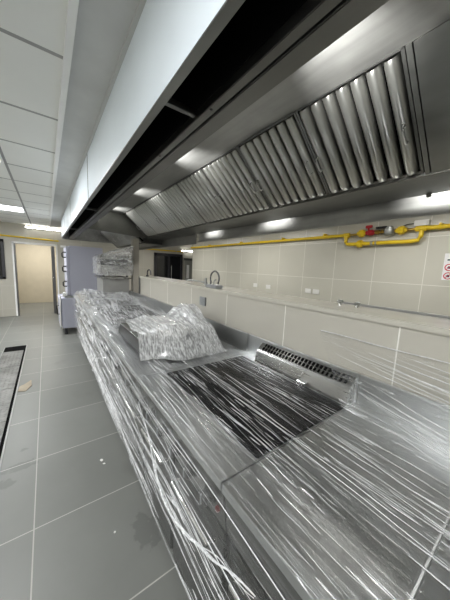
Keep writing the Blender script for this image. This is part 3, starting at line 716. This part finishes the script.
# ---------------------------------------------------------------- gas pipe on the far wall
PX = 3.775
gp = thing('gas_pipe', (PX, 3.0, 2.08), 'long yellow gas pipe with valves and bypass along the rear tiled wall', 'gas pipe')
PZ = 2.095
MB().tube([(PX, 7.05, PZ), (PX, 2.02, PZ - .01)], .025, 12).build('pipe_run', 'yellow', gp, True)
MB().tube([(PX, 1.14, PZ + .0), (PX, -2.5, PZ + .02)], .027, 12).build('pipe_run', 'yellow', gp, True)
MB().tube([(PX, 2.02, PZ - .03), (PX, 2.02, PZ - .11), (PX, 1.995, PZ - .142), (PX, 1.95, PZ - .15), (PX, 1.16, PZ - .15), (PX, 1.10, PZ - .14), (PX, 1.075, PZ - .10), (PX, 1.07, PZ + .0)], .026, 12).build('bypass', 'yellow', gp, True)
MB().lathe((PX, 2.06, PZ - .01), (0, -1, 0), [(.034, 0), (.034, .09), (.028, .095)], 14).lathe((PX, 2.02, PZ + .01), (0, 0, -1), [(.034, .0), (.034, .07)], 14).build('tee', 'yellow', gp, True)
MB().lathe((PX, 1.13, PZ), (0, -1, 0), [(.035, 0), (.035, .10)], 14).build('tee', 'yellow', gp, True)
MB().tube([(PX, 1.99, PZ - .01), (PX, 1.14, PZ)], .016, 10).build('branch_pipe', 'brass', gp, True)
def union(y, z):
    return MB().lathe((PX, y + .06, z), (0, -1, 0), [(.03, 0), (.03, .02), (.052, .028), (.058, .06), (.052, .09), (.03, .098), (.03, .12)], 8).build('union', 'yellow', gp)
union(1.79, PZ); union(1.80, PZ - .15); union(1.29, PZ)
va = MB().lathe((PX, 1.73, PZ), (0, -1, 0), [(.03, 0), (.03, .03), (.042, .04), (.042, .09), (.03, .10), (.03, .12)], 12).build('ball_valve', 'red', gp, True)
MB().tube([(PX - .02, 1.69, PZ + .02), (PX - .03, 1.69, PZ + .07)], .012).box(PX - .045, PX - .018, 1.64, 1.73, PZ + .06, PZ + .10, .006).build('valve_handle', 'red', va)
MB().lathe((PX, 1.61, PZ), (0, -1, 0), [(.024, 0), (.03, .01), (.03, .05), (.022, .06)], 8).lathe((PX, 1.535, PZ), (0, -1, 0), [(.02, 0), (.028, .01), (.02, .03)], 8).build('brass_fitting', 'brass', gp)
MB().lathe((PX, 1.43, PZ - .05), (0, 0, 1), [(.05, 0), (.062, .02), (.062, .075), (.048, .085), (.048, .10), (.03, .115)], 16).build('regulator', 'grey_metal', gp, True)
MB().box(PX - .03, PX + .03, 1.46, 1.60, PZ + .045, PZ + .07, .006).build('valve_lever', 'knob', gp)
MB().lathe((PX, 1.79, PZ - .15), (0, -1, 0), [(.033, .14), (.033, .17)], 12).lathe((PX, 1.79, PZ - .15), (0, -1, 0), [(.033, .20), (.033, .22)], 12).build('clamp', 'grey_metal', gp)
for y in (6.0, 4.6, 3.3, 2.4, 0.9, 0.0): MB().box(PX - .01, 3.848, y - .012, y + .012, PZ - .01, PZ + .05, .002).tube([(PX, y - .012, PZ), (PX, y + .012, PZ)], .031).build('bracket', 'yellow', gp)
jb = thing('junction_box', (3.83, 1.09, 2.16), 'white junction box above the yellow pipe bypass with black cable', 'junction box')
MB().box(3.79, 3.848, 1.02, 1.17, 2.135, 2.205, .006).build('box', 'white_plastic', jb)
MB().tube([(3.82, 1.17, 2.17), (3.82, 1.24, 2.17), (3.81, 1.30, 2.15), (3.80, 1.36, 2.12), (3.79, 1.42, 2.11)], .006, 8).build('cable', 'knob', jb, True)
ep = thing('gas_pipe', (-0.3, YE - .06, 2.05), 'thin yellow pipe running across the end wall over the doorway', 'gas pipe')
MB().tube([(XL + .1, YE - .05, 2.10), (0.30, YE - .05, 2.03)], .020, 10).build('pipe_run', 'yellow', ep, True)
for x in (-1.5, -0.4, 0.2): MB().box(x - .012, x + .012, YE - .075, YE, 2.035 - (x - .3) * .026, 2.055 - (x - .3) * .026).build('bracket', 'grey_metal', ep)
# pipe continues on the passage end wall
pp = thing('gas_pipe', (3.4, YE - .06, 2.13), 'short yellow pipe above the black double door behind the hood', 'gas pipe')
MB().tube([(2.2, YE - .05, 2.02), (4.1, YE - .05, 2.02)], .022, 10).build('pipe_run', 'yellow', pp, True)
for x in (2.5, 3.8): MB().box(x - .012, x + .012, YE - .08, YE, 2.0, 2.04).build('bracket', 'grey_metal', pp)

# sign with two prohibition rings
sg = thing('prohibition_sign', (3.845, 0.72, 1.47), 'white notice sheet with red prohibition rings on the rear tiled wall', 'sign')
MB().box(3.842, 3.848, 0.59, 0.83, 1.475, 1.79).build('sheet', 'paper', sg)
def ring(y, z, r, w, m, name):
    b = MB()
    for k in range(24):
        a0, a1 = 2 * math.pi * k / 24, 2 * math.pi * (k + 1) / 24
        b.quad((3.8405, y + r * math.cos(a0), z + r * math.sin(a0)), (3.8405, y + r * math.cos(a1), z + r * math.sin(a1)),
               (3.8405, y + (r - w) * math.cos(a1), z + (r - w) * math.sin(a1)), (3.8405, y + (r - w) * math.cos(a0), z + (r - w) * math.sin(a0)))
    c = r - w * .5; s = w * .4
    d1 = V((0, .7071, -.7071)); d2 = V((0, .7071, .7071)); c0 = V((3.8404, y, z))
    b.quad(c0 + d1 * c + d2 * s, c0 - d1 * c + d2 * s, c0 - d1 * c - d2 * s, c0 + d1 * c - d2 * s)
    return b.build(name, m, sg)
for y, z in ((0.775, 1.625), (0.775, 1.525), (0.655, 1.625), (0.655, 1.525)):
    ring(y, z, .042, .010, 'sign_red', 'prohibition_ring')
    MB().box(3.8408, 3.8415, y - .014, y + .010, z - .016, z + .014, .0).box(3.8408, 3.8415, y + .010, y + .020, z - .004, z + .004).build('pictogram', 'sign_ink', sg)
MB().box(3.8408, 3.8415, 0.62, 0.80, 1.705, 1.722).box(3.8408, 3.8415, 0.66, 0.77, 1.68, 1.688).build('heading_bar', 'sign_ink', sg)

# power sockets
def socket(c, axis, label, mat='white_plastic', w=.085, group='wall sockets'):
    t = thing('power_socket', c, label, 'power socket', group)
    x, y, z = c
    MB().box(x - .012, x, y - w / 2, y + w / 2, z - .042, z + .042, .004).build('plate', mat, t)
    MB().lathe((x - .0125, y, z), (-1, 0, 0), [(.026, 0), (.026, .002), (.022, .002), (.022, .0005)], 16).build('outlet', 'grey_plastic' if mat != 'white_plastic' else mat, t)
    return t
socket((3.849, 2.66, 1.155), 0, 'white socket on the rear wall, farther of the right-hand pair', w=.13)
socket((3.849, 2.50, 1.155), 0, 'white socket on the rear wall, nearer of the right-hand pair under the valves', w=.13)
socket((3.849, 4.06, 1.145), 0, 'single white socket on the rear wall just right of the arched tap', w=.13)
socket((3.849, 3.66, 1.14), 0, 'single white socket on the rear wall between the arched tap and socket pair', w=.13)
socket((1.209, 1.99, 1.175), 0, 'grey socket on the half wall above the plastic bag, below the arched tap', 'grey_plastic', .11)
socket((1.209, 3.30, 0.985), 0, 'grey socket low on the half wall near its far end behind the film', 'grey_plastic', .10)

# things on the ledge
tp = thing('arched_tap', (1.265, 1.89, 1.312), 'chrome tap with a round arched spout on a grey block on the ledge', 'tap')
MB().box(1.225, 1.30, 1.80, 1.98, 1.312, 1.342, .005).build('base_block', 'grey_plastic', tp)
pts = [(1.265, 1.955, 1.34)] + [(1.265, 1.89 + .072 * math.cos(a), 1.400 + .066 * math.sin(a)) for a in [(-30 + 240 * k / 20) * math.pi / 180 for k in range(21)]] + [(1.265, 1.83, 1.35)]
MB().tube(pts, .008, 10).build('spout', 'tap_grey', tp, True)
MB().tube([(1.265, 1.90, 1.34), (1.265, 1.90, 1.375), (1.26, 1.86, 1.39)], .006, 8).build('lever', 'grey_metal', tp, True)
lt = thing('lever_tap', (1.36, 2.3, 1.312), 'low chrome lever tap on the ledge left of the arched tap', 'tap')
MB().lathe((1.36, 2.20, 1.312), (0, 0, 1), [(.02, 0), (.02, .03), (.014, .034), (.014, .075)], 12).build('post', 'grey_metal', lt, True)
MB().tube([(1.36, 2.20, 1.34), (1.36, 2.50, 1.345), (1.36, 2.62, 1.335)], .008, 8).build('spout', 'grey_metal', lt, True)
ft = thing('swan_neck_tap', (1.34, 3.88, 1.312), 'small swan-neck tap at the far end of the ledge by the column', 'tap')
pts = [(1.30, 3.88, 1.312), (1.30, 3.88, 1.37)] + [(1.30, 3.80 + .08 * math.cos(a), 1.37 + .05 * math.sin(a)) for a in [math.pi * k / 10 for k in range(11)]] + [(1.30, 3.72, 1.345)]
MB().tube(pts, .009, 8).build('spout', 'dark_frame', ft, True)
MB().lathe((1.30, 3.88, 1.312), (0, 0, 1), [(.022, 0), (.022, .02), (.012, .025)], 12).build('base', 'dark_frame', ft, True)
for y, lab in ((0.755, 'round chrome tap handle on the ledge, the one nearer the socket pair'), (0.655, 'round chrome tap handle on the ledge, the one nearer the notice sheet')):
    t = thing('tap_handle', (1.42, y, 1.312), lab, 'tap handle', 'chrome tap handles on the ledge')
    MB().lathe((1.42, y, 1.312), (0, 0, 1), [(.010, 0), (.008, .012)], 12).build('stem', 'chrome', t, True)
    MB().lathe((1.42, y, 1.322), (0, 0, 1), [(.007, 0), (.016, .005), (.018, .012), (.013, .019), (.004, .021)], 14).build('grip', 'grey_metal', t, True)
# steel upstand of the sink counter in the rear room
sk = thing('sink_counter', (1.9, 1.0, 0), 'stainless sink counter standing behind the half wall in the rear room', 'counter')
MB().box(1.56, 2.25, -0.4, 2.9, 0.86, 0.90, .004).build('worktop', 'steel_top', sk)
MB().box(1.515, 1.535, 0.15, 0.80, 0.86, 1.322, .003).build('upstand', 'cab_steel', sk)
for x in (1.62, 2.19):
    for y in (-.3, 1.2, 2.8): MB().box(x - .02, x + .02, y - .02, y + .02, 0, .86).build('leg', 'steel', sk)

# ---------------------------------------------------------------- floor drain and litter
dn = thing('floor_drain', (-0.47, 3.2, 0), 'long steel floor drain channel with patterned cover plates in the aisle', 'floor drain')
DX0, DX1, DY0, DY1 = -0.615, -0.338, 0.6, 5.35
MB().box(DX0 - .012, DX0, DY0, DY1, 0, .006).box(DX1, DX1 + .012, DY0, DY1, 0, .006).box(DX0 - .012, DX1 + .012, DY1, DY1 + .012, 0, .006).build('frame', 'cab_steel', dn)
MB().box(DX0, DX1, DY0, DY1, 0.0005, .002).build('channel', 'black', dn)
n = 6; ln = (5.05 - DY0) / n
for k in range(n):
    y0 = DY0 + ln * k + .004; y1 = y0 + ln - .008
    b = MB().box(DX0 + .006, DX1 - .022, y0, y1, .004, .012, .001)
    ny = int(ln / .045)
    for j in range(ny):
        for i in range(6):
            cx = DX0 + .028 + i * .042; cy = y0 + .02 + j * .045 + (.0225 if i % 2 else 0)
            if cy > y1 - .015: continue
            s = 1 if (i + j) % 2 else -1
            d = V((.012, .012 * s, 0)); e = V((-.0035 * s, .0035, 0)); c = V((cx, cy, .0121))
            vs = [b.bm.verts.new(c - d), b.bm.verts.new(c + e), b.bm.verts.new(c + d), b.bm.verts.new(c - e), b.bm.verts.new(c + V((0, 0, .004)))]
            for q in ((0, 1), (1, 2), (2, 3), (3, 0)): b.bm.faces.new((vs[q[0]], vs[q[1]], vs[4]))
    b.build('cover_plate', 'drain', dn)
def scrap(name, pts, z, mat, label, cat):
    b = MB(); bm = b.bm
    lo = [bm.verts.new((x, y, 0.0005)) for x, y in pts]; hi = [bm.verts.new((x, y, z * (1 + .6 * noise.noise(V((x * 30, y * 30, 1)))))) for x, y in pts]
    bm.faces.new(lo[::-1]); bm.faces.new(hi)
    for i in range(len(pts)): bm.faces.new((lo[i], lo[(i + 1) % len(pts)], hi[(i + 1) % len(pts)], hi[i]))
    return tag(b.build(name, mat), label, cat)
scrap('cardboard_scrap', [(-.32, 3.45), (-.25, 3.42), (-.20, 3.55), (-.21, 3.72), (-.27, 3.62), (-.315, 3.58)], .006, 'cardboard', 'flat brown cardboard scrap lying on the floor beside the drain', 'scrap')
def blob(x, y, rx, ry, a):
    return [(x + rx * math.cos(t) * math.cos(a) - ry * math.sin(t) * math.sin(a), y + rx * math.cos(t) * math.sin(a) + ry * math.sin(t) * math.cos(a)) for t in [k * math.pi / 4 + .2 * math.sin(k * 3) for k in range(8)]]
scrap('plaster_chip', blob(.280, 1.875, .010, .014, .3), .004, 'chip', 'white plaster flake on the floor, the larger of the two close together', 'chip')
scrap('plaster_chip', blob(.290, 1.83, .006, .010, 1.), .003, 'chip', 'white plaster flake on the floor, the smaller of the two close together', 'chip')
scrap('plaster_chip', blob(.249, 1.28, .006, .006, 0), .004, 'chip', 'single small white plaster speck on a grey floor tile near the start of the counter', 'chip')

# ---------------------------------------------------------------- light, world, camera
def area(loc, rot, sx, sy, e, col=(1, 1, 1)):
    d = bpy.data.lights.new('ceiling_light_beam', 'AREA'); d.shape = 'RECTANGLE'; d.size = sx; d.size_y = sy; d.energy = e; d.color = col
    o = bpy.data.objects.new('ceiling_light_beam', d); COL.objects.link(o); o.location = loc; o.rotation_euler = rot
    return o
for y in (-0.08, 2.92, 5.92):
    area((-0.57, y, CEIL - .02), (0, 0, 0), .5, .5, 42 if y > 4 else 26, (.98, .99, 1))  # only the far panel is in view, the nearer two are added
    area((-1.77, y, CEIL - .02), (0, 0, 0), .5, .5, 26, (.97, .99, 1))  # unseen left row, added to light the aisle
for y in (0.9, 3.7, 6.3): area((2.7, y, CEIL - .08), (0, 0, 0), .1, 1.3, 34, (1, .98, .93))
area((-.1, 9.6, CEIL - .08), (0, 0, 0), 1.1, .1, 60, (1, .98, .93))
w = bpy.data.worlds.new('World'); SC.world = w; w.use_nodes = True
w.node_tree.nodes['Background'].inputs[0].default_value = (.9, .95, 1, 1); w.node_tree.nodes['Background'].inputs[1].default_value = 0.15

cd = bpy.data.cameras.new('camera'); cam = bpy.data.objects.new('camera', cd); COL.objects.link(cam)
Xc, Yc, Zc = (0.80697417, -0.04132097, 0.58913943), (-0.58890182, -0.13159817, 0.79741869), (0.04457956, -0.99044157, -0.13053032)
right = V((Xc[0], Yc[0], Zc[0])); up = -V((Xc[1], Yc[1], Zc[1])); back = -V((Xc[2], Yc[2], Zc[2]))
cam.matrix_world = Matrix(((right.x, up.x, back.x, 0), (right.y, up.y, back.y, 0), (right.z, up.z, back.z, 1.5), (0, 0, 0, 1)))
cd.sensor_fit = 'VERTICAL'; cd.sensor_height = 36; cd.lens = 242.38 * 36 / 600; cd.clip_start = .02
SC.camera = cam
SC.view_settings.view_transform = 'Standard'
SC.view_settings.look = 'None'
SC.view_settings.exposure = -0.18
SC.view_settings.gamma = 0.92
